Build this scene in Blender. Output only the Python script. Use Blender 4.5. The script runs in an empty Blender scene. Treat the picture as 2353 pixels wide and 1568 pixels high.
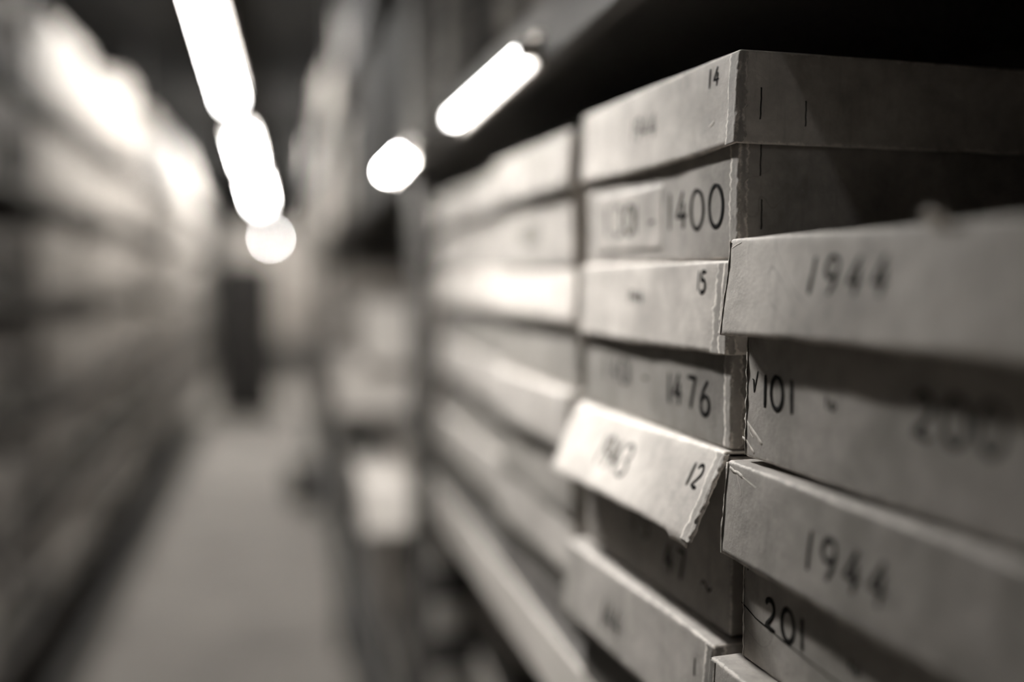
import bpy, bmesh, math, random
from mathutils import Vector, noise

# ------------------------------------------------------------------ camera, world, exposure
sc = bpy.context.scene
COL = sc.collection
EYE = 1.40                                   # eye height above the floor, metres
cam_d = bpy.data.cameras.new('camera'); cam = bpy.data.objects.new('camera', cam_d); COL.objects.link(cam)
cam_d.lens = 35; cam_d.sensor_width = 36; cam_d.sensor_fit = 'HORIZONTAL'
cam_d.clip_start = 0.01; cam_d.clip_end = 100
cam_d.dof.use_dof = True; cam_d.dof.focus_distance = 0.500; cam_d.dof.aperture_fstop = 1.35
cam_d.dof.aperture_blades = 0
cam.location = (0, 0, EYE)
cam.rotation_euler = (math.radians(90-3.6), 0, math.radians(-12.95))
sc.camera = cam
w = bpy.data.worlds.new('world'); sc.world = w; w.use_nodes = True
w.node_tree.nodes['Background'].inputs[0].default_value = (1, .93, .84, 1)
w.node_tree.nodes['Background'].inputs[1].default_value = 0.0
sc.view_settings.view_transform = 'Standard'; sc.view_settings.look = 'None'
sc.view_settings.gamma = 1; sc.view_settings.use_curve_mapping = False
sc.view_settings.exposure = 0.0
sc.cycles.use_denoising = True
sc.cycles.max_bounces = 8; sc.cycles.diffuse_bounces = 5
sc.cycles.sample_clamp_indirect = 6
CEIL_E = 170.0      # emission strength of the ceiling tubes
REAR_E = 28.0      # the ceiling tube behind the camera
FILL_E = 365.0     # unseen tube added to light the numbered boxes
CLIP_E = 22.0      # emission of the tubes clipped on the shelf lip

def Z(r): return EYE + r

# ------------------------------------------------------------------ materials
def new_mat(name):
    m = bpy.data.materials.new(name); m.use_nodes = True
    return m, m.node_tree, m.node_tree.nodes['Principled BSDF']

def tint(v): return (v, v*.93, v*.85, 1)
def ramp(nt, src, a, b, c0=(0,0,0,1), c1=(1,1,1,1)):
    r = nt.nodes.new('ShaderNodeValToRGB'); r.color_ramp.elements[0].position = a; r.color_ramp.elements[1].position = b
    r.color_ramp.elements[0].color = c0; r.color_ramp.elements[1].color = c1
    nt.links.new(src, r.inputs[0]); return r.outputs[0]
def mix(nt, fac, a, b, mode='MIX'):
    m = nt.nodes.new('ShaderNodeMix'); m.data_type = 'RGBA'; m.blend_type = mode
    for s, v in ((0, fac), (6, a), (7, b)):
        if hasattr(v, 'links') or hasattr(v, 'is_linked'): nt.links.new(v, m.inputs[s])
        else: m.inputs[s].default_value = v
    return m.outputs[2]
def noise_n(nt, vec, scale, detail=4, rough=.6, dist=0):
    n = nt.nodes.new('ShaderNodeTexNoise'); n.inputs['Scale'].default_value = scale
    n.inputs['Detail'].default_value = detail; n.inputs['Roughness'].default_value = rough
    n.inputs['Distortion'].default_value = dist
    nt.links.new(vec, n.inputs['Vector']); return n.outputs['Fac']
def math_n(nt, op, a, b=None):
    m = nt.nodes.new('ShaderNodeMath'); m.operation = op
    for i, v in enumerate((a, b)):
        if v is None: continue
        if hasattr(v, 'is_linked'): nt.links.new(v, m.inputs[i])
        else: m.inputs[i].default_value = v
    return m.outputs[0]

def cardboard(name, base, wearcol=None, mottling=1.0):
    """grey board: stains, vertical smudges, hairline scratches, rubbed edges"""
    m, nt, p = new_mat(name)
    tc = nt.nodes.new('ShaderNodeTexCoord'); oi = nt.nodes.new('ShaderNodeObjectInfo')
    v = nt.nodes.new('ShaderNodeVectorMath'); v.operation = 'MULTIPLY_ADD'
    nt.links.new(oi.outputs['Location'], v.inputs[0]); v.inputs[1].default_value = (7, 11, 17)
    nt.links.new(tc.outputs['Object'], v.inputs[2]); V = v.outputs[0]
    dark, light = tint(base*.66), tint(min(base*1.18, .9))
    c = mix(nt, ramp(nt, noise_n(nt, V, 22, 6, .62, .3), .38, .62), dark, light)
    c = mix(nt, .35*mottling, c, mix(nt, ramp(nt, noise_n(nt, V, 90, 5, .7), .35, .65), tint(base*.7), tint(min(base*1.2, .9))))
    mp = nt.nodes.new('ShaderNodeMapping'); mp.inputs['Scale'].default_value = (1, 1, .18)
    nt.links.new(V, mp.inputs['Vector'])
    c = mix(nt, math_n(nt, 'MULTIPLY', ramp(nt, noise_n(nt, mp.outputs[0], 160, 3, .6), .56, .72), .35*mottling), c, tint(base*.55))
    # dark hairlines
    n = noise_n(nt, V, 9, 3, .5, 1.2)
    ln = ramp(nt, math_n(nt, 'ABSOLUTE', math_n(nt, 'SUBTRACT', n, .5)), 0, .0035, (1,1,1,1), (0,0,0,1))
    c = mix(nt, math_n(nt, 'MULTIPLY', ln, math_n(nt, 'MULTIPLY', ramp(nt, noise_n(nt, V, 14, 2), .5, .62), .5)), c, tint(base*.35))
    # pale scuffs
    n2 = noise_n(nt, V, 26, 8, .75, 2.0)
    c = mix(nt, math_n(nt, 'MULTIPLY', ramp(nt, n2, .62, .72), .6), c, tint(min(.85, base*1.9)))
    # rubbed edges
    at = nt.nodes.new('ShaderNodeAttribute'); at.attribute_name = 'edge'
    e = math_n(nt, 'SUBTRACT', 1.0, math_n(nt, 'DIVIDE', at.outputs['Fac'], .0035))
    e2 = math_n(nt, 'ADD', e, math_n(nt, 'MULTIPLY', math_n(nt, 'SUBTRACT', noise_n(nt, V, 120, 6, .75), .5), 2.6))
    wear = ramp(nt, e2, .60, .95)
    wc = wearcol or min(.86, base*1.75)
    c = mix(nt, math_n(nt, 'MULTIPLY', wear, .85), c, tint(wc))
    nt.links.new(c, p.inputs['Base Color'])
    p.inputs['Roughness'].default_value = .62; p.inputs['Specular IOR Level'].default_value = .35
    b = nt.nodes.new('ShaderNodeBump'); b.inputs['Strength'].default_value = .45; b.inputs['Distance'].default_value = .0006
    h = math_n(nt, 'ADD', noise_n(nt, V, 420, 5, .7), math_n(nt, 'MULTIPLY', noise_n(nt, V, 60, 3, .6), 2.0))
    nt.links.new(h, b.inputs['Height']); nt.links.new(b.outputs[0], p.inputs['Normal'])
    return m

def plain(name, v, rough=.6, metal=0, var=.15, scale=6, spec=.4):
    m, nt, p = new_mat(name)
    tc = nt.nodes.new('ShaderNodeTexCoord')
    c = mix(nt, ramp(nt, noise_n(nt, tc.outputs['Object'], scale, 5, .6), .3, .7), tint(v*(1-var)), tint(min(.95, v*(1+var))))
    nt.links.new(c, p.inputs['Base Color'])
    p.inputs['Roughness'].default_value = rough; p.inputs['Metallic'].default_value = metal
    p.inputs['Specular IOR Level'].default_value = spec
    return m

def emitter(name, s):
    m = bpy.data.materials.new(name); m.use_nodes = True; nt = m.node_tree
    p = nt.nodes['Principled BSDF']
    p.inputs['Base Color'].default_value = (.9, .9, .88, 1)
    p.inputs['Emission Color'].default_value = (1, .985, .96, 1); p.inputs['Emission Strength'].default_value = s
    return m

M = dict(
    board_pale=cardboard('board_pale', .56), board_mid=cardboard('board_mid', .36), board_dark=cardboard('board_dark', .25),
    board_white=cardboard('board_white', .72, .85, .5), board_dark_shaded=cardboard('board_dark_shaded', .13), board_black=plain('board_black', .06, .7),
    tape=cardboard('tape', .20, .72, 1.4), tape_pale=cardboard('tape_pale', .36, .8, 1.4),
    paper=cardboard('paper', .46, .6, .6),
    ink=plain('ink', .010, .9, 0, .15, 6, .1), scuff=plain('scuff_paper', .60, .8, 0, .25, 300), wire=plain('wire', .03, .45, .6),
    shelf=plain('shelf_enamel_lit', .52, .45), shelf_mid=plain('shelf_mid_enamel', .26, .6), shelf_shaded=plain('shelf_enamel_shaded', .06, .5), shelf_dark=plain('shelf_slab_shaded', .07, .6), post=plain('post_enamel', .055, .5), back=plain('rack_back', .035, .8),
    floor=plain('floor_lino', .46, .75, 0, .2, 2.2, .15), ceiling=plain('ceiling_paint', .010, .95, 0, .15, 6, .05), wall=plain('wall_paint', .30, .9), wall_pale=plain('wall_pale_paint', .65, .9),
    fixture=plain('fixture_enamel', .6, .5), cap=plain('cap_metal', .5, .3, 1),
    cabinet=plain('cabinet_enamel', .03, .5), stool=plain('stool_enamel', .03, .5), pages=plain('pages', .6, .9, 0, .2, 60),
    cloth_pale=plain('cloth_pale', .20, .8), cloth_mid=plain('cloth_mid', .06, .8), cloth_dark=plain('cloth_dark', .025, .8),
    tube=emitter('ceiling_tube_glow', CEIL_E), tube_rear=emitter('rear_tube_glow', REAR_E), tube_first=emitter('first_tube_glow', CEIL_E*.42), tube_fill=emitter('fill_tube_glow', FILL_E), tube_clip_far=emitter('far_clip_tube_glow', CLIP_E*8), tube_clip=emitter('clip_tube_glow', CLIP_E),
)

# ------------------------------------------------------------------ helpers
def tag(o, label=None, cat=None, group=None, kind=None):
    if label: o['label'] = label
    if cat: o['category'] = cat
    if group: o['group'] = group
    if kind: o['kind'] = kind
    return o
def empty(name, loc, rz=0, **kw):
    o = bpy.data.objects.new(name, None); COL.objects.link(o); o.location = loc; o.rotation_euler = (0, 0, rz)
    o.empty_display_size = .05
    return tag(o, **kw)
def link(name, me, mat, parent=None):
    o = bpy.data.objects.new(name, me); COL.objects.link(o)
    if mat: me.materials.append(mat)
    if parent: o.parent = parent
    return o
def from_bm(name, bm, mat, parent=None, smooth=True):
    me = bpy.data.meshes.new(name); bm.to_mesh(me); bm.free()
    if smooth:
        for p in me.polygons: p.use_smooth = True
    return link(name, me, mat, parent)
def bx(bm, x0, x1, y0, y1, z0, z1):
    vs = [bm.verts.new((x, y, z)) for z in (z0, z1) for y in (y0, y1) for x in (x0, x1)]
    for f in ((0,2,3,1), (4,5,7,6), (0,1,5,4), (2,6,7,3), (0,4,6,2), (1,3,7,5)): bm.faces.new([vs[i] for i in f])
def boxes(name, lst, mat, parent=None, bevel=0):
    bm = bmesh.new()
    for b in lst: bx(bm, *b)
    o = from_bm(name, bm, mat, parent, False)
    if bevel:
        md = o.modifiers.new('edge', 'BEVEL'); md.width = bevel; md.segments = 2; md.limit_method = 'ANGLE'
    return o
def cyl(bm, a, b, r, n=16):
    a, b = Vector(a), Vector(b); d = (b-a).normalized()
    u = d.orthogonal().normalized(); v = d.cross(u); ra, rb = [], []
    for i in range(n):
        t = 2*math.pi*i/n; o = (u*math.cos(t)+v*math.sin(t))*r
        ra.append(bm.verts.new(a+o)); rb.append(bm.verts.new(b+o))
    for i in range(n): bm.faces.new((ra[i], ra[(i+1)%n], rb[(i+1)%n], rb[i]))
    bm.faces.new(ra[::-1]); bm.faces.new(rb)

def axis_pts(L, r, step, a=True, b=True):
    """coordinates 0..L, dense within r of the ends"""
    pts = [0, r*.3, r*.65, r] if a else [0]
    end = [L-r, L-r*.65, L-r*.3, L] if b else [L]
    n = max(2, int((end[0]-pts[-1])/step))
    s, e = pts[-1], end[0]
    pts += [s+(e-s)*i/n for i in range(1, n)]
    return pts + end

class Warp:
    """how one board shell (lid or tray) is dented; the same map is used for everything drawn or glued on it"""
    def __init__(s, seed, D, W, z0, z1, x0, y0, y1, flare=0, bow=0, amp=1, lift=0, split=False):
        s.seed, s.D, s.W, s.z0, s.z1, s.x0, s.y0, s.y1 = seed, D, W, z0, z1, x0, y0, y1
        s.flare, s.bow, s.amp, s.lift, s.split = flare, bow, amp, lift, split
    def __call__(s, p):
        sv = Vector((s.seed*3.1, s.seed*1.7, s.seed*.9))
        n = noise.noise_vector(p*16+sv)*.0011*s.amp + noise.noise_vector(p*60+sv)*.00035*s.amp
        n.z *= .35
        q = p + n
        k = max(0, min(1, (s.z1-p.z)/(s.z1-s.z0)))
        wf = max(0, 1-(p.x-s.x0)/.02) if not s.split else (1 if p.x-s.x0 < .0035 else 0)
        q.x -= s.flare*wf*k
        t = (p.y-s.y0)/(s.y1-s.y0)
        q.z += s.bow*4*t*(1-t)*k*wf + s.lift*(1-t)*wf*k
        return q

def shell(name, xs, ys, zs, open_top, warp, mat, parent, r, thick=.0016, off=(0, 0, 0), ragged=0, cut=None):
    """rounded open box welded from a lattice of surface points"""
    bm = bmesh.new(); lay = bm.verts.layers.float.new('edge')
    nx, ny, nz = len(xs)-1, len(ys)-1, len(zs)-1
    X, Y, Zt = xs[-1], ys[-1], zs[-1]; cache = {}
    def vert(i, j, k):
        if (i, j, k) in cache: return cache[i, j, k]
        x, y, z = xs[i], ys[j], zs[k]
        lo = Vector((r, r, r if open_top else -1)); hi = Vector((X-r, Y-r, 9 if open_top else Zt-r))
        c = Vector((min(max(x, lo.x), hi.x), min(max(y, lo.y), hi.y), min(max(z, lo.z), hi.z)))
        d = Vector((x, y, z))-c
        q = c + d.normalized()*min(d.length, r) if d.length > 1e-7 else c
        ds = sorted([min(x, X-x), min(y, Y-y), min(z, Zt-z)])
        ed = ds[1]
        q = q + Vector(off)
        rim = (k == nz) if open_top else (k == 0)
        if rim and ragged:
            q.z += noise.noise(Vector((x*40, y*40, warp.seed)))*ragged + max(0, noise.noise(Vector((x*150, y*150, warp.seed+5)))-.15)*ragged*1.6
        if cut and rim and i == 0: q.z += cut(y)
        if warp.split and i <= 3 and j <= 3:
            q.y += .002 + noise.noise(Vector((3, z*130, warp.seed)))*.003 + .007*math.exp(-((zs[-1]-z-.012)/.006)**2)
        v = bm.verts.new(warp(q)); v[lay] = ed; cache[i, j, k] = v
        return v
    def quad(a, out):
        vs = [vert(*t) for t in a]
        try: f = bm.faces.new(vs)
        except ValueError: return
        f.normal_update()
        if f.normal.dot(out) < 0: f.normal_flip()
    for j in range(ny):
        for k in range(nz):
            quad(((0,j,k), (0,j+1,k), (0,j+1,k+1), (0,j,k+1)), Vector((-1,0,0)))
            quad(((nx,j,k), (nx,j+1,k), (nx,j+1,k+1), (nx,j,k+1)), Vector((1,0,0)))
    for i in range(nx):
        for k in range(nz):
            if not (warp.split and i in (2, 3, 4)):
                quad(((i,0,k), (i+1,0,k), (i+1,0,k+1), (i,0,k+1)), Vector((0,-1,0)))
            quad(((i,ny,k), (i+1,ny,k), (i+1,ny,k+1), (i,ny,k+1)), Vector((0,1,0)))
    kk = 0 if open_top else nz
    for i in range(nx):
        for j in range(ny):
            quad(((i,j,kk), (i+1,j,kk), (i+1,j+1,kk), (i,j+1,kk)), Vector((0,0,-1 if open_top else 1)))
    o = from_bm(name, bm, mat, parent)
    md = o.modifiers.new('board', 'SOLIDIFY'); md.thickness = thick; md.offset = -1
    return o

# --- handwriting: strokes in a cell, x 0..w, y 0..1
def arc(cx, cy, rx, ry, a0, a1, n=22):
    return [(cx+rx*math.cos(math.radians(a0+(a1-a0)*i/n)), cy+ry*math.sin(math.radians(a0+(a1-a0)*i/n))) for i in range(n+1)]
GL = {
 '0': (.78, [arc(.39, .5, .34, .5, 80, 445, 40)]),
 '1': (.22, [[(.11, 1), (.10, .5), (.11, 0)]]),
 '2': (.66, [arc(.31, .72, .25, .27, 165, -40) + [(.36, .38), (.08, .10), (.2, .1), (.35, .04), (.60, .05)]]),
 '3': (.62, [arc(.28, .74, .24, .25, 150, -80, 18) + arc(.28, .25, .28, .26, 85, -150, 20)]),
 '4': (.66, [[(.42, 1), (.06, .34), (.62, .34)], [(.45, .70), (.43, 0)]]),
 '5': (.60, [[(.56, .97), (.16, .97), (.12, .56)] + arc(.27, .30, .27, .30, 110, -150, 20)]),
 '6': (.64, [[(.50, 1), (.22, .7), (.09, .35)] + arc(.33, .27, .25, .27, 170, -190, 30)]),
 '7': (.58, [[(.04, .96), (.54, .96), (.24, 0)]]),
 '8': (.62, [arc(.31, .75, .22, .25, 0, 360, 26), arc(.31, .26, .28, .26, 0, 360, 26)]),
 '9': (.64, [arc(.30, .72, .25, .27, 0, 360, 28), [(.56, .75), (.50, .3), (.36, 0)]]),
 '-': (.5, [[(.05, .42), (.45, .44)]]),
 '~': (.7, [[(.03, .40), (.18, .55), (.35, .42), (.5, .3), (.67, .45)]]),
 't': (.4, [[(.2, .9), (.18, .2), (.26, .02), (.38, .08)], [(.02, .6), (.4, .62)]]),
 'o': (.5, [arc(.25, .27, .2, .27, 80, 440, 24)]),
 'v': (.5, [[(.02, .62), (.12, .58), (.20, .05), (.46, 1.0)]]),
 ' ': (.3, []),
}
def strokes(text, u, z, h, gap=.24, slant=0, adv=None):
    """polylines in (u, z) with the lower left corner of the first cell at u, z"""
    out = []
    for n, ch in enumerate(text):
        wd, st = GL[ch]
        for s in st: out.append([(u+(a+slant*b)*h, z+b*h) for a, b in s])
        u += (adv if adv else (wd+gap)*h)
    return out

def ink_on(parent, name, polys, width, surf, seed=0, mat='ink', base=.00014):
    """pen strokes as thin raised ribbons that follow the board; surf(u, z) -> point on the outer face"""
    bm = bmesh.new()
    for q, pl in enumerate(polys):
        pts = [Vector((a, b)) for a, b in pl]; dense = []
        for a, b in zip(pts, pts[1:]):
            n = max(1, int((b-a).length/.0008)); dense += [a.lerp(b, i/n) for i in range(n)]
        dense.append(pts[-1])
        L, R = [], []
        for i, c in enumerate(dense):
            a = dense[max(0, i-2)]; b = dense[min(len(dense)-1, i+2)]
            t = b-a
            if t.length < 1e-9: continue
            t.normalize(); nrm = Vector((-t.y, t.x))
            w = width*.5*(1+.22*noise.noise(Vector((i*.09, q*3.3, seed))))
            if i < 2 or i > len(dense)-3: w *= .72
            for lst, sg in ((L, 1), (R, -1)):
                cc = c+nrm*w*sg
                lst.append(surf(cc.x, cc.y, base))
        vl = [bm.verts.new(p) for p in L]; vr = [bm.verts.new(p) for p in R]
        for i in range(len(vl)-1): bm.faces.new((vl[i], vl[i+1], vr[i+1], vr[i]))
    o = from_bm(name, bm, M[mat], parent)
    md = o.modifiers.new('ink', 'SOLIDIFY'); md.thickness = .0001; md.offset = 0
    return o

def corner_tape(parent, surf, W, z0, z1, at, front, side, seed, mat='tape', bulge=.0006):
    """torn binding strip round a vertical corner; at = 0 near corner, 1 far corner"""
    bm = bmesh.new(); lay = bm.verts.layers.float.new('edge')
    n = 110; rows = []
    for k in range(n+1):
        z = z0+(z1-z0)*k/n
        f = front*(1+.20*noise.noise(Vector((z*90, seed, 0)))+(.16 if at == 0 else .05)*noise.noise(Vector((z*400, seed, 4))))
        s = side*(1+.35*noise.noise(Vector((z*120, seed, 8)))+(.30 if at == 0 else .05)*noise.noise(Vector((z*520, seed, 2))))
        row = []
        m = 16
        for i in range(m+1):
            t = -f+(f+s)*i/m                       # t<0 on the front, t>0 on the end face
            ridge = max(0, 1-abs(t-(.0002 if at == 0 else .3*side))/(.0024 if at == 0 else side*.8))
            rough = bulge*((.15+abs(noise.noise(Vector((z*(190 if at == 0 else 130), t*500, seed))))*2.4)*ridge+.12*abs(noise.noise(Vector((z*200, t*200, seed)))))
            row.append((surf(t, z, .0002+rough), max(0, min(t+f, s-t, .0030*(1-ridge)+.0006))))
        rows.append([(bm.verts.new(p), e) for p, e in row])
    for r in rows:
        for v, e in r: v[lay] = e
    for a, b in zip(rows, rows[1:]):
        for i in range(len(a)-1):
            f_ = bm.faces.new((a[i][0], a[i+1][0], b[i+1][0], b[i][0]))
    bmesh.ops.recalc_face_normals(bm, faces=bm.faces)
    o = from_bm('corner_tape', bm, M[mat], parent)
    md = o.modifiers.new('paper', 'SOLIDIFY'); md.thickness = .0002; md.offset = 0
    return o

# ------------------------------------------------------------------ written archive boxes (near stacks)
def archive_box(label, x, y, rz, zb, zl, zt, W, D=.30, seed=1, lidmat='board_pale', traymat='board_mid', fine=True,
                flare=.001, bow=0, lift=0, split=False, inset=.004, overhang=.003, writing=(), tapes=(), staples=(),
                ragged=.0008, cut=None, tray_dx=0, group=None):
    """zb, zl, zt: heights of foot, lid rim and lid top relative to the eye; x, y: near front corner of the lid"""
    root = empty('archive_box', (x, y, Z(zb)), math.radians(rz), label=label, cat='box', group=group)
    H = zt-zb; hl = zt-zl; st = .003 if fine else .010
    # tray
    wy = W-2*inset; tr_h = H-.004
    tx0 = inset-.0008+tray_dx
    wt = Warp(seed+.37, D, wy, 0, tr_h, tx0, inset, inset+wy, 0, 0, .7)
    xs = axis_pts(D-2*inset, .0016, .03); ys = axis_pts(wy, .0016, st); zs = axis_pts(tr_h, .0016, st, b=False)
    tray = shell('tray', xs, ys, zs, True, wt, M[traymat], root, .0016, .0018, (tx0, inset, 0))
    # lid
    wl = Warp(seed, D, W, H-hl, H, 0, 0, W, flare, bow, 1, lift, split)
    xs = axis_pts(D, .0018, .012 if fine else .03); ys = axis_pts(W, .0018, st)
    zs = [0]+axis_pts(hl, .0018, st, a=False)[1:]
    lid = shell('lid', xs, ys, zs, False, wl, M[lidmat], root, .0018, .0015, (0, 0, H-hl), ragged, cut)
    def s_lid(u, z, off=0):
        p = wl(Vector((0, W-u, z-zb))); p.x -= off; return p
    def s_tray(u, z, off=0):
        p = wt(Vector((tx0, W-u, z-zb))); p.x -= off; return p
    for part, text, u, z, h, wd, kw in writing:
        polys = text if isinstance(text, list) else strokes(text, u, z, h, **kw)
        ink_on(lid if part == 'lid' else tray, 'lettering', polys, wd, s_lid if part == 'lid' else s_tray, seed+u*50)
    for part, at, f, s, mt, *bl in tapes:
        wp = wl if part == 'lid' else wt
        x0, y0, y1 = (0, 0, W) if part == 'lid' else (tx0, inset, inset+wy)
        rr = .0017
        def surf(t, z, off, wp=wp, x0=x0, y0=y0, y1=y1, at=at):
            # unroll the rounded corner
            q = rr*math.pi/4
            if t < -q: px, py, nx_, ny_ = 0, -t-q+rr, -1, 0
            elif t > q: px, py, nx_, ny_ = t-q+rr, 0, 0, -1
            else:
                a = (t+q)/(2*q)*math.pi/2; nx_, ny_ = -math.cos(a), -math.sin(a); px, py = rr+rr*nx_, rr+rr*ny_
            yy = y0+py if at == 0 else y1-py
            p = wp(Vector((x0+px, yy, z)))
            return p+Vector((nx_, ny_ if at == 0 else -ny_, 0))*off
        lo, hi = ((H-hl+.0003, H-.0012) if part == 'lid' else (.001, H-hl+.002))
        if len(bl) > 1: lo, hi = bl[1](lo, hi)
        corner_tape(lid if part == 'lid' else tray, surf, W, lo, hi, at, f, s, seed+f*999, mt, bl[0] if bl else .0006)
    for part, dx, z0, z1 in staples:
        bm = bmesh.new()
        wp = wl if part == 'lid' else wt; y0 = 0 if part == 'lid' else inset
        pts = [wp(Vector((dx+.00012*math.sin(i*2), y0, z0-zb+(z1-z0)*i/6)))+Vector((0, -.0004, 0)) for i in range(7)]
        pts = [pts[0]+Vector((0, .0015, 0))]+pts+[pts[-1]+Vector((0, .0015, 0))]
        for a, b in zip(pts, pts[1:]): cyl(bm, a, b, .00035, 8)
        from_bm('staple', bm, M['wire'], lid if part == 'lid' else tray)
    return root, lid, tray, s_lid, s_tray

AX, AY, AW = .226, .4715, .220
US = -.006         # the writing keeps its distance from the near corner
kw = dict
# top box of the left-hand near stack: 14 / 1301-1400
r, lid, tray, sl, stt = archive_box(
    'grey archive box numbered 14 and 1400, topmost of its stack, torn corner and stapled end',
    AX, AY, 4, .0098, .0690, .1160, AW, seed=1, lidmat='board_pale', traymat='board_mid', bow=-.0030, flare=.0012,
    writing=[('lid', '14', 0.1885, .1015, .0100, .0015, kw(gap=.25, slant=.05)),
             ('lid', '1944', 0.0895, .0865, .0135, .0013, kw(gap=.14, slant=.12)),
             ('tray', '1301', 0.0390, .0285, .0190, .0032, kw(adv=.0155)),
             ('tray', '-', 0.1060, .0265, .0190, .0022, {}),
             ('tray', '1', 0.1335, .0285, .0215, .0026, {}), ('tray', '4', 0.1440, .0285, .0215, .0026, {}),
             ('tray', '0', 0.1620, .0275, .0215, .0028, {}), ('tray', '0', 0.1835, .0275, .0222, .0030, {}),
             ],
    tapes=[('lid', 0, .0085, .0045, 'tape_pale', .0011), ('tray', 0, .0080, .0050, 'tape_pale', .0009), ('lid', 1, .008, .004, 'tape_pale')],
    staples=[('lid', .0130, .0815, .0970), ('lid', .0390, .0790, .0915), ('tray', .0155, .0530, .0690), ('tray', .0165, .0255, .0405)])
# paper label edges on the tray (a pasted paper strip)
def paper(parent, surf, u0, u1, z0, z1, seed):
    bm = bmesh.new(); lay = bm.verts.layers.float.new('edge'); n, m = 40, 12; g = []
    for i in range(n+1):
        row = []
        for j in range(m+1):
            u = u0+(u1-u0)*i/n; z = z0+(z1-z0)*j/m
            e = min(u-u0, u1-u, z-z0, z1-z)
            if i in (0, n): u += noise.noise(Vector((z*300, seed, 1)))*.0006
            v = bm.verts.new(surf(u, z, .00008)); v[lay] = e+.0036; row.append(v)
        g.append(row)
    for i in range(n):
        for j in range(m): bm.faces.new((g[i][j], g[i+1][j], g[i+1][j+1], g[i][j+1]))
    o = from_bm('paper_label', bm, M['paper'], parent)
    md = o.modifiers.new('paper', 'SOLIDIFY'); md.thickness = .00006; md.offset = 0
    return o
paper(tray, stt, .024, .126, .0170, .0570, 3)

# second box: 15 / 1476
archive_box('grey archive box marked 15 and 1476 directly under the box numbered 1400',
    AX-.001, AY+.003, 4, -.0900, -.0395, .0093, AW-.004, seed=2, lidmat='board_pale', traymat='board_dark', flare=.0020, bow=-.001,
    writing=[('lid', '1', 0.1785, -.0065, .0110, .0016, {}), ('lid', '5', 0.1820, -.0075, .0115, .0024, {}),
             ('lid', '1944', 0.0880, -.0150, .0075, .0013, kw(gap=.2)),
             ('tray', '1401', 0.0390, -.0690, .0160, .0020, kw(adv=.0125)), ('tray', '-', 0.0990, -.0700, .018, .002, {}),
             ('tray', '1', 0.1370, -.0740, .0185, .0029, {}), ('tray', '4', 0.1440, -.0735, .0185, .0029, {}),
             ('tray', '7', 0.1620, -.0735, .0185, .0029, {}), ('tray', '6', 0.1770, -.0750, .0190, .0030, {})],
    tapes=[('lid', 0, .0075, .006, 'tape_pale', .0011), ('lid', 0, .0150, .0008, 'tape_pale', .0002), ('tray', 0, .0065, .006, 'tape_pale', .0006), ('lid', 1, .008, .004, 'tape_pale')])
# third box: lid flap sprung open, torn corner, 12
archive_box('grey archive box marked 12 with its lid flap sprung outward and torn at the corner',
    AX-.002, AY+.004, 4, -.1912, -.1370, -.0904, AW-.002, seed=3, lidmat='board_pale', traymat='board_mid',
    flare=.0215, bow=.001, split=True, ragged=.0018, cut=lambda y: -.0035 if y < .024 else 0, tray_dx=.002, inset=.005,
    writing=[('lid', '1943', 0.0700, -.1225, .0190, .0026, kw(gap=.10, slant=.10)),
             ('lid', '12', 0.1900, -.1125, .0125, .0022, kw(gap=.18, slant=.1)),
             ('tray', '15', 0.0880, -.1640, .0150, .0024, kw(adv=.013)), ('tray', '47', 0.1340, -.1770, .0180, .0026, kw(adv=.017)),
             ('tray', '~', 0.1800, -.1790, .0180, .0013, {})],
    tapes=[('lid', 0, .0085, .0012, 'tape_pale', .0016)])
# fourth box: 144 / 1
archive_box('grey archive box marked 144 at the foot of the stack topped by the 1400 box',
    AX-.009, AY+.001, 4, -.2917, -.2440, -.1918, AW+.004, seed=4, lidmat='board_mid', traymat='board_dark_shaded', flare=.0035, inset=.010,  # dark tray board, its colour also holds the shadow under the lid
    writing=[('lid', '144', 0.0740, -.2310, .0185, .0022, kw(gap=.05, slant=.1)), ('lid', '1', 0.2040, -.2150, .0100, .0016, {})],
    tapes=[('lid', 0, .0080, .006, 'tape', .0008), ('tray', 0, .0070, .006, 'tape')])

# ---- right-hand stack (nearer the camera)
RW = .250; th = math.radians(3)
def rpos(dx, dy):     # near corner of a box whose far corner is at (.222, .462)
    return (.222+dx+math.sin(th)*RW, .462+dy-math.cos(th)*RW)
CR = []
x, y = rpos(-.003, .002)
b_ = archive_box('large grey archive box marked 1944 and 101, topmost of the nearest stack',
    x, y, 3, -.0893, -.0283, .0198, RW, seed=5, lidmat='board_pale', traymat='board_mid', flare=.0055, bow=.0012, lift=.001, inset=.007,
    writing=[('lid', '1', .0740, -.0075, .0165, .0021, kw(slant=.12)), ('lid', '944', .0840, -.0075, .0165, .0021, kw(adv=.0165, slant=.12)),
             ('tray', 'v', .0125, -.0565, .0110, .0012, {}),
             ('tray', '1', .0235, -.0625, .0160, .0028, {}), ('tray', '0', .0300, -.0620, .0155, .0028, {}), ('tray', '1', .0475, -.0625, .0160, .0028, {}),
             ('tray', 'to', .0760, -.0565, .0065, .0012, {}),
             ('tray', '200', .1330, -.0600, .0175, .0028, kw(gap=.25))],
    tapes=[('lid', 1, .0012, .010, 'tape_pale', .0006), ('tray', 1, .0010, .010, 'tape_pale', .0009)])
CR.append((b_[1], b_[2], b_[4], b_[3]))
x, y = rpos(-.004, .001)
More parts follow.
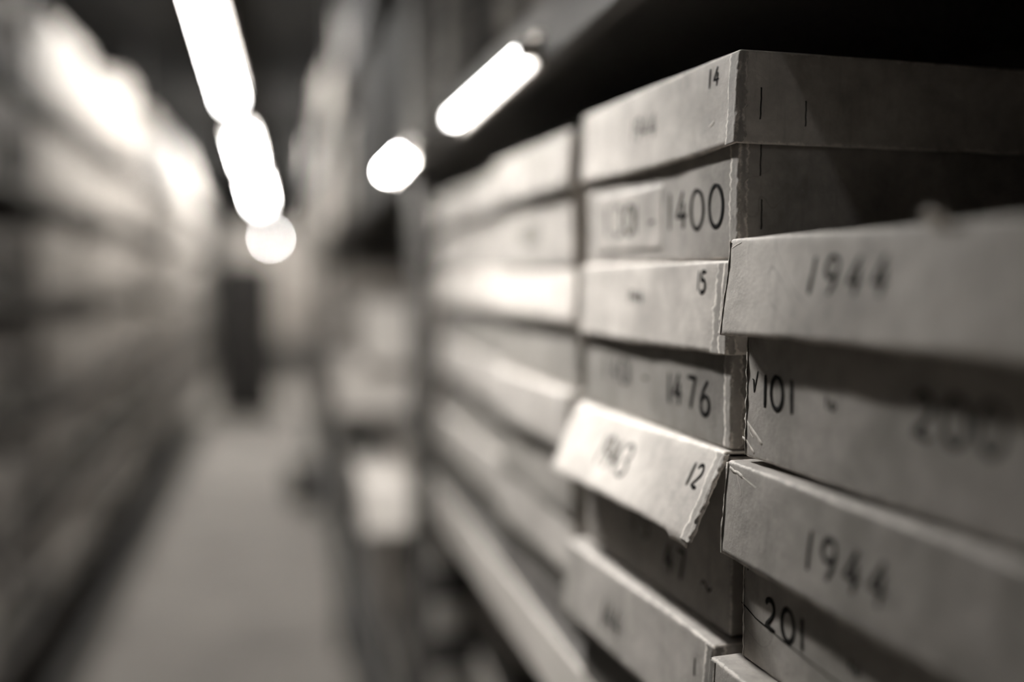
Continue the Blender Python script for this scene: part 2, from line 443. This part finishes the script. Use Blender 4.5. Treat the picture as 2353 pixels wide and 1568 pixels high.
b_ = archive_box('large grey archive box marked 1944 and 201, middle of the nearest stack',
    x, y, 3, -.1917, -.1395, -.0918, RW, seed=6, lidmat='board_mid', traymat='board_mid', flare=.0030, bow=-.0005, inset=.0075,
    writing=[('lid', '1', .0760, -.1260, .0175, .0023, kw(slant=.12)), ('lid', '944', .0865, -.1260, .0175, .0023, kw(adv=.0165, slant=.12)),
             ('tray', 'v', .0105, -.1460, .0090, .0012, {}),
             ('tray', '201', .0290, -.1690, .0150, .0026, kw(gap=.30)),
             ('tray', [[(.006, -.1640), (.02, -.1675), (.05, -.1705), (.10, -.1740)]], 0, 0, 0, .0006, {}),
             ('tray', 'to', .0960, -.1650, .0065, .0012, {})],
    tapes=[('lid', 1, .0014, .010, 'tape_pale', .0009), ('tray', 1, .0012, .010, 'tape_pale', .0008)])
CR.append((b_[1], b_[2], b_[4], b_[3]))
x, y = rpos(-.012, 0)
archive_box('large grey archive box at the foot of the nearest stack, under the 201 box',
    x, y, 3, -.2917, -.2400, -.1923, RW, seed=7, lidmat='board_mid', traymat='board_dark', flare=.0030, inset=.007,
    tapes=[('lid', 1, .0060, .010, 'tape', .0009)])

def crease(parent, surf, pts, wd, seed):
    ink_on(parent, 'crease_mark', [pts], wd, surf, seed, 'scuff', .00005)
crease(CR[0][1], CR[0][2], [(.0060, -.0700), (.0095, -.0725), (.0130, -.0745), (.0185, -.0775), (.0235, -.0810)], 0.0021, 1)
crease(CR[0][1], CR[0][2], [(.0045, -.0800), (.0085, -.0812), (.0120, -.0835), (.0165, -.0865)], 0.0017, 2)
crease(CR[0][1], CR[0][2], [(.0095, -.0725), (.0120, -.0765), (.0155, -.0790)], 0.0006, 3)
crease(CR[1][0], CR[1][3], [(.0030, -.0950), (.0075, -.0965), (.0110, -.0962), (.0165, -.0975)], 0.0019, 4)
crease(CR[1][0], CR[1][3], [(.0100, -.0962), (.0125, -.1000), (.0150, -.1030), (.0165, -.1070)], 0.0004, 5)
crease(CR[1][0], CR[1][3], [(.0165, -.0975), (.0215, -.0985), (.0300, -.1000)], 0.0005, 6)
crease(CR[0][0], CR[0][3], [(.0030, .0150), (.0070, .0165), (.0120, .0175)], 0.0006, 7)
crease(lid, sl, [(.1905, .0815), (.1930, .0822), (.1962, .0838)], 0.0011, 8)

bm = bmesh.new(); g = []
for i in range(9):
    row = []
    for j in range(7):
        t = i/8; u = .1480+.011*j/6; z = .0185+.0010*math.sin(j*1.3)
        p = CR[0][3](u, z); a = t*1.9
        row.append(bm.verts.new(p+Vector((-.0006-.0030*math.sin(a), 0, .0062*math.sin(a*.8)*(1-.35*abs(j-2.5)/3)))))
    g.append(row)
for i in range(8):
    for j in range(6): bm.faces.new((g[i][j], g[i+1][j], g[i+1][j+1], g[i][j+1]))
o = from_bm('torn_flap', bm, M['board_pale'], CR[0][0]); md = o.modifiers.new('paper', 'SOLIDIFY'); md.thickness = .0004

# ---- two further stacks between the near one and the rack post
LV = [(-.2917, -.2440, -.1918), (-.1912, -.1420, -.0905), (-.0900, -.0400, .0090), (.0098, .0670, .1150)]
nm = ['at the foot', 'second from the foot', 'third from the foot', 'topmost']
for s_, (yy, W, dx, rz, where) in enumerate([(.746, .246, -.006, 2.0, 'the stack just beyond the 1400 box'),
                                   (1.000, .232, -.002, 0.5, 'the third stack along the shelf'),
                                   (1.238, .222, -.004, 0, 'the far stack against the post')]):
    for l_, (zb, zl, zt) in enumerate(LV):
        lm = ['board_mid', 'board_mid', 'board_pale', 'board_mid'][l_]
        tm = ['board_dark_shaded', 'board_dark', 'board_dark', 'board_mid'][l_]  # foot trays: lid shadow put into the dark board colour
        wr = []
        if s_ == 0 and l_ == 3: wr = [('tray', '1300', .085, zb+.020, .018, .0028, kw(gap=.2))]
        archive_box(f'blurred grey archive box, {nm[l_]} of {where}',
            AX+dx+random.Random(s_*9+l_).uniform(-.004, .004), yy+random.Random(s_*5+l_).uniform(0, .006), rz, zb, zl, zt, W-.008, seed=10+s_*4+l_,
            lidmat=lm, traymat=tm, fine=False, flare=.002, writing=wr, ragged=0)

# ------------------------------------------------------------------ setting
XR, XL = .215, -.68
def struct(name, b, mat): return tag(boxes(name, [b], mat), kind='structure')
struct('floor', (-1.3, .95, -3.2, 27.2, -.05, 0), M['floor'])
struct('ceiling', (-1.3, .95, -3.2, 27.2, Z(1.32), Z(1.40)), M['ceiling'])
struct('wall_right', (.85, .95, -3.2, 27.2, 0, Z(1.32)), M['wall'])
struct('wall_left', (-1.3, -1.2, -3.2, 27.2, 0, Z(1.32)), M['wall'])
struct('wall_far', (-1.2, .85, 27.1, 27.2, 0, Z(1.32)), M['wall_pale'])
struct('wall_rear', (-1.2, .85, -3.2, -3.1, 0, Z(1.32)), M['wall'])

def rack(label, side, y0, y1, levels, lip, postx, group):
    """side +1: right rack, front face at XR; -1: left rack, front face at XL"""
    fx = XR if side > 0 else XL
    root = empty('shelving_rack', (fx, y0, 0), label=label, cat='shelving', group=group)
    L = y1-y0; dep = .46
    def xr(a, b): return (a, b) if side > 0 else (-b, -a)
    for z in levels:
        a, b = xr(0, dep); c, d = xr(-.003, .0)
        sh = boxes('shelf', [(a, b, .0, L, Z(z)-.012, Z(z))], M['shelf_dark'], root, .0008)  # slab darker than its lip: underside shade put into the colour
        boxes('lip', [(c, d, 0, L, Z(z)-lip, Z(z)), (*xr(0, .014), 0, L, Z(z)-lip, Z(z)-lip+.003)], M['shelf_shaded' if side > 0 and z > .2 else 'shelf' if side > 0 else 'shelf_mid'], sh, .0008)  # right rack: upper lips a shaded copy, lower lips a lit copy
    pw = .045
    for yy in (L-.02,):
        a, b = xr(-postx, -.004)
        boxes('post', [(a, b, yy-.02, yy+.02, 0, Z(1.15))], M['post'], root, .002)
    a, b = xr(dep-.04, dep)
    for yy in (.021, L-.021):
        boxes('post', [(a, b, yy-.02, yy+.02, 0, Z(1.15))], M['post'], root, .002)
    a, b = xr(dep, dep+.004)
    boxes('back_panel', [(a, b, .001, L-.001, .08, Z(1.15))], M['back'], root)
    return root
RL = (-1.32, -.812, -.292, .232, .76)
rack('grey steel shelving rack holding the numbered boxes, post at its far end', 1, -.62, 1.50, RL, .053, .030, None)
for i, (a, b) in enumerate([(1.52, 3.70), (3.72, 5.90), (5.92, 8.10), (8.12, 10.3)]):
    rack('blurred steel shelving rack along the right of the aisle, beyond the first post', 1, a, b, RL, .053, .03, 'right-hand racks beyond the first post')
LL = (-1.30, -.94, -.64, -.34, -.04, .26, .56)
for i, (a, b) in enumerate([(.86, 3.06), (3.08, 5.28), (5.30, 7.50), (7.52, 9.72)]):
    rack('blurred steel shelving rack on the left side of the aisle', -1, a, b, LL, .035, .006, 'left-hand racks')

# ------------------------------------------------------------------ lamps
def ceiling_lamp(y0, y1, mat, label, z=1.0, x=-.275, shield=0):
    root = empty('ceiling_lamp', (x, y0, Z(z)), label=label, cat='lamp', group='ceiling tube lamps over the aisle')
    L = y1-y0
    bm = bmesh.new(); cyl(bm, (0, .03, 0), (0, L-.03, 0), .019, 20); from_bm('tube', bm, mat, root)
    boxes('housing', [(-.035, .035, 0, L, .045, .09)], M['fixture'], root, .004)
    for yy in (0, L-.03): boxes('tube_holder', [(-.014, .014, yy, yy+.03, -.024, .047)], M['fixture'], root, .002)
    if shield: boxes('added_shade_plate', [(-.045, .10, -.022, -.020, -shield, .09), (-.034, .034, -.022, .004, .046, .088)], M['shelf_dark'], root)  # added plate, unseen, blocks the tube to shade the nearest stack
    if shield: boxes('added_light_hood', [(-.052, .052, -.019, L, .091, .093), (-.053, -.051, -.019, L, -.066, .093), (.051, .053, -.019, L, -.066, .093)], M['shelf_dark'], root)  # added dark hood, unseen, keeps the tube's light off the upper shelf
    for yy in (.3*L, .7*L):
        bm = bmesh.new(); cyl(bm, (0, yy, .09), (0, yy, 1.32-z), .005, 10); from_bm('hanger_rod', bm, M['cap'], root)
for y0, y1, m, lb in [(3.5, 5.9, 'tube_first', 'longest and nearest of the bright tube lamps over the aisle, top left'),
                  (7.3, 9.2, 'tube', 'second bright tube lamp over the aisle, below the longest one'),
                  (10.4, 13.4, 'tube', 'third bright tube lamp over the aisle'),
                  (24.0, 26.5, 'tube', 'farthest and dimmest lamp in the chain over the aisle')]:
    ceiling_lamp(y0, y1, M[m], lb)
ceiling_lamp(-2.4, -1.2, M['tube_rear'], 'ceiling tube lamp over the aisle behind the viewer')
ceiling_lamp(.72, 1.15, M['tube_fill'], 'short added lamp, unseen above the frame, hung low to light the numbered boxes', .47, -.06, .245)  # added out of view to brighten the near box fronts

def lip_lamp(y0, y1, label, zc=.206, x=.19, mat='tube_clip'):
    root = empty('shelf_lamp', (x+.013, y0, Z(zc)), label=label, cat='lamp', group=None)
    L = y1-y0
    boxes('housing', [(-.006, 0, 0, L, -.014, .014)], M['fixture'], root, .001)
    bm = bmesh.new(); cyl(bm, (-.013, .012, 0), (-.013, L-.012, 0), .007, 16); from_bm('tube', bm, M[mat], root)
    for yy in (.3*L, .7*L): boxes('bracket', [(-.001, XR-.0036-x-.013, yy, yy+.012, .004, .012)], M['cap'], root)
    for yy in (0, L-.012): boxes('end_cap', [(-.021, 0, yy, yy+.010, -.0075, .0075)], M['cap'], root, .001)
lip_lamp(.77, 1.13, 'bright slanting strip lamp hung from the lip of the upper shelf, above the pale lids', .180, .190)
lip_lamp(1.36, 1.62, 'short bright strip lamp on the upper shelf lip just beyond the post', .171, .166, 'tube_clip_far')

# ------------------------------------------------------------------ filler boxes and ledgers: prototypes copied object by object
def far_box(W, D, H, lm, tm):
    root = empty('archive_box', (0, 0, 0))
    hl = H*.45
    boxes('tray', [(.003, D-.003, .003, W-.003, 0, H-.003)], M[tm], root, .002)
    boxes('lid', [(0, D, 0, W, H-hl, H)], M[lm], root, .0025)
    return root
def ledger(H, T, D, mat):
    root = empty('ledger', (0, 0, 0))
    bm = bmesh.new(); n = 10; prof = [(D, .0), (D, .003)]
    prof = [(D, 0)]+[(-.006*math.sin(math.pi*i/n)+.006, T*i/n) for i in range(n+1)]+[(D, T), (D, T-.003), (.010, T-.003), (.010, .003), (D, .003)]
    a = [bm.verts.new((x, y, 0)) for x, y in prof]; b = [bm.verts.new((x, y, H)) for x, y in prof]
    for i in range(len(a)): j = (i+1) % len(a); bm.faces.new((a[i], a[j], b[j], b[i]))
    bm.faces.new(a[::-1]); bm.faces.new(b)
    bmesh.ops.recalc_face_normals(bm, faces=bm.faces)
    from_bm('cover', bm, M[mat], root, False)
    boxes('page_block', [(.0105, D-.004, .0032, T-.0032, .003, H-.004)], M['pages'], root)
    for z in (H*.18, H*.4, H*.62, H*.84): boxes('spine_band', [(-.0012, .004, .004, T-.004, z, z+.006)], M['cloth_dark' if mat != 'cloth_dark' else 'cloth_mid'], root)
    return root
def clone(src, loc, rz, label, cat, group, sc_=None):
    r = src.copy(); COL.objects.link(r); r.location = loc; r.rotation_euler = (0, 0, rz)
    if sc_: r.scale = sc_
    tag(r, label, cat, group)
    for ch in src.children:
        c = ch.copy(); COL.objects.link(c); c.parent = r
    return r
protos = {}
def place(kind, args, *a, **k):
    """the first use makes the prototype, every use is a copy; the prototypes themselves are removed at the end"""
    key = (kind,)+args
    if key not in protos: protos[key] = far_box(*args) if kind == 'box' else ledger(*args)
    return clone(protos[key], *a, **k)

rnd = random.Random(7)
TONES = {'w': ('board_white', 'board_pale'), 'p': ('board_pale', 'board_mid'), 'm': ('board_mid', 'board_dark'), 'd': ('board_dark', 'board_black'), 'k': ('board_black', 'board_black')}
# -- upper right shelf: upright ledgers over the lip
y = .70
for i in range(13):
    T = (.05, .075, .06)[i % 3]; mt = ['cloth_mid', 'cloth_dark', 'cloth_pale', 'cloth_mid', 'cloth_pale', 'cloth_dark'][(i*5+1) % 6]
    if y+T > 1.47: break
    place('ledger', (.30, T-.002, .22, mt), (XR+.012, y, Z(.2325)), 0,
          'tall %s ledger upright on the shelf above the boxes' % {'cloth_mid': 'grey', 'cloth_dark': 'dark', 'cloth_pale': 'pale'}[mt], 'ledger', 'ledgers upright on the upper shelf')
    y += T+.001
# -- shelf below the near boxes
for i, (yy, n) in enumerate([(1.19, 3)]):
    for k in range(n):
        place('box', (.25, .30, .125, *TONES['d']), (XR+.06, yy, Z(-.8115)+k*.1255), 0,
              'dim archive box stacked on the shelf below the numbered boxes', 'box', 'dim boxes on the lower shelf')
# -- right racks beyond the post
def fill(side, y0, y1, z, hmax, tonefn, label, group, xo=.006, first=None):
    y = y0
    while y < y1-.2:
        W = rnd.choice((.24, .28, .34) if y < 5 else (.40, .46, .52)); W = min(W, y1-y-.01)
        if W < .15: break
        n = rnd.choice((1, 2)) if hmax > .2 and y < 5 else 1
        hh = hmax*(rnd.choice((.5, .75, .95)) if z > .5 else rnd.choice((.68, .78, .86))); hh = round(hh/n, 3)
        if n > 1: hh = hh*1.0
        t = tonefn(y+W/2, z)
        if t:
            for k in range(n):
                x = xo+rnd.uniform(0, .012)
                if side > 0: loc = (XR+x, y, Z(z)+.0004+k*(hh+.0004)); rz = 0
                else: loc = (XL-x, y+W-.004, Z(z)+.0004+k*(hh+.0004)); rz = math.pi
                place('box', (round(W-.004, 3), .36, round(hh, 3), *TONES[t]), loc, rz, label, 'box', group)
        y += W+.004
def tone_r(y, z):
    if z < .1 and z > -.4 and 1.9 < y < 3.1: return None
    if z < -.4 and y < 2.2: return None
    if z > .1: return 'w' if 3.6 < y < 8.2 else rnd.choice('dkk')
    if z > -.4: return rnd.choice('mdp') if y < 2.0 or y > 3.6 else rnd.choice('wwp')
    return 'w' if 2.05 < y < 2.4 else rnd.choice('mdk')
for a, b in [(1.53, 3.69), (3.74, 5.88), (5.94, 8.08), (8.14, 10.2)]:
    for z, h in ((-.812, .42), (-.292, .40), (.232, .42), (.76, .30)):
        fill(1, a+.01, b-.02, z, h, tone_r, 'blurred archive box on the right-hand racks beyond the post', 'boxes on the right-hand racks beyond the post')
for (y_, xo, W_, H_, zz, t_, lb) in [  # pale boxes added to stand in for bright blurred highlights
        (1.74, -.085, .26, .090, -.450, 'w', 'pale box added for a blurred highlight low down, just beyond and below the post'),
        (2.16, -.105, .28, .110, -.2915, 'w', 'pale box added for a blurred highlight beyond the post, lower of two'),
        (2.10, -.055, .30, .130, -.1810, 'w', 'pale box added for a blurred highlight beyond the post, on top of another pale box'),
        (2.62, -.100, .26, .230, -.2915, 'p', 'tall pale box added for a blurred highlight behind the two pale jutting boxes')]:
    place('box', (W_, .36, H_, *TONES[t_]), (XR+xo, y_, Z(zz)), 0, lb, 'box', None)
for k in range(3):
    place('box', (.34, .36, .1202, *TONES['d']), (XR+.004, 1.70, Z(-.8115)+k*.1204), 0, 'dark box stacked under the low pale jutting box', 'box', 'dark boxes under the low jutting box')
def tone_l(y, z):  # box tones imitate weaker light at the near end and low down
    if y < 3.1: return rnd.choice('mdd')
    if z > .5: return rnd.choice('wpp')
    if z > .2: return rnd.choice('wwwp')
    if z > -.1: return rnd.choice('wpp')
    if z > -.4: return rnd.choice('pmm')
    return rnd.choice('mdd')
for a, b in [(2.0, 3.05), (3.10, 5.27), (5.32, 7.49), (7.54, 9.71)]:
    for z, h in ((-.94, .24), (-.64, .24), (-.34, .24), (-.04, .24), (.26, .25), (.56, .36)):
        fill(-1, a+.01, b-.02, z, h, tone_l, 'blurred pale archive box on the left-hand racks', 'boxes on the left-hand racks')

# -- things at the end of the aisle
t = empty('storage_cabinet', (-.38, 10.3, 0), label='tall dark cabinet standing at the far end of the left-hand racks', cat='cabinet')
boxes('body', [(-.30, .30, .018, .40, .06, 1.58)], M['cabinet'], t, .004)
for s in (-1, 1):
    d = boxes('door', [(min(0, s*.298)+.001, max(0, s*.298)-.001, 0, .018, .08, 1.56)], M['cabinet'], t, .003)
    boxes('handle', [(s*.03-.006, s*.03+.006, -.02, .0, .75, .90)], M['cap'], d, .002)
boxes('plinth', [(-.28, .28, .04, .38, 0, .06)], M['cabinet'], t)
t = empty('waste_bin', (.10, 6.25, 0), label='small dark waste bin on the aisle floor by the right-hand rack', cat='bin')
bm = bmesh.new(); prof = [(.0, .004), (.070, .004), (.074, .012), (.088, .235), (.092, .238), (.092, .246), (.084, .246), (.070, .014), (0, .014)]
rings = [[bm.verts.new((q*math.cos(2*math.pi*k/28), q*math.sin(2*math.pi*k/28), z)) for k in range(28)] for q, z in prof]
for a, b in zip(rings, rings[1:]):
    for k in range(28): bm.faces.new((a[k], a[(k+1) % 28], b[(k+1) % 28], b[k]))
bmesh.ops.remove_doubles(bm, verts=bm.verts, dist=1e-5); from_bm('body', bm, M['stool'], t)
bm = bmesh.new()
for k in range(28):
    a0, a1 = 2*math.pi*k/28, 2*math.pi*(k+1)/28; cyl(bm, (.092*math.cos(a0), .092*math.sin(a0), .246), (.092*math.cos(a1), .092*math.sin(a1), .246), .004, 8)
from_bm('rim', bm, M['stool'], t)

for p in protos.values():
    for c in list(p.children): bpy.data.objects.remove(c)
    bpy.data.objects.remove(p)
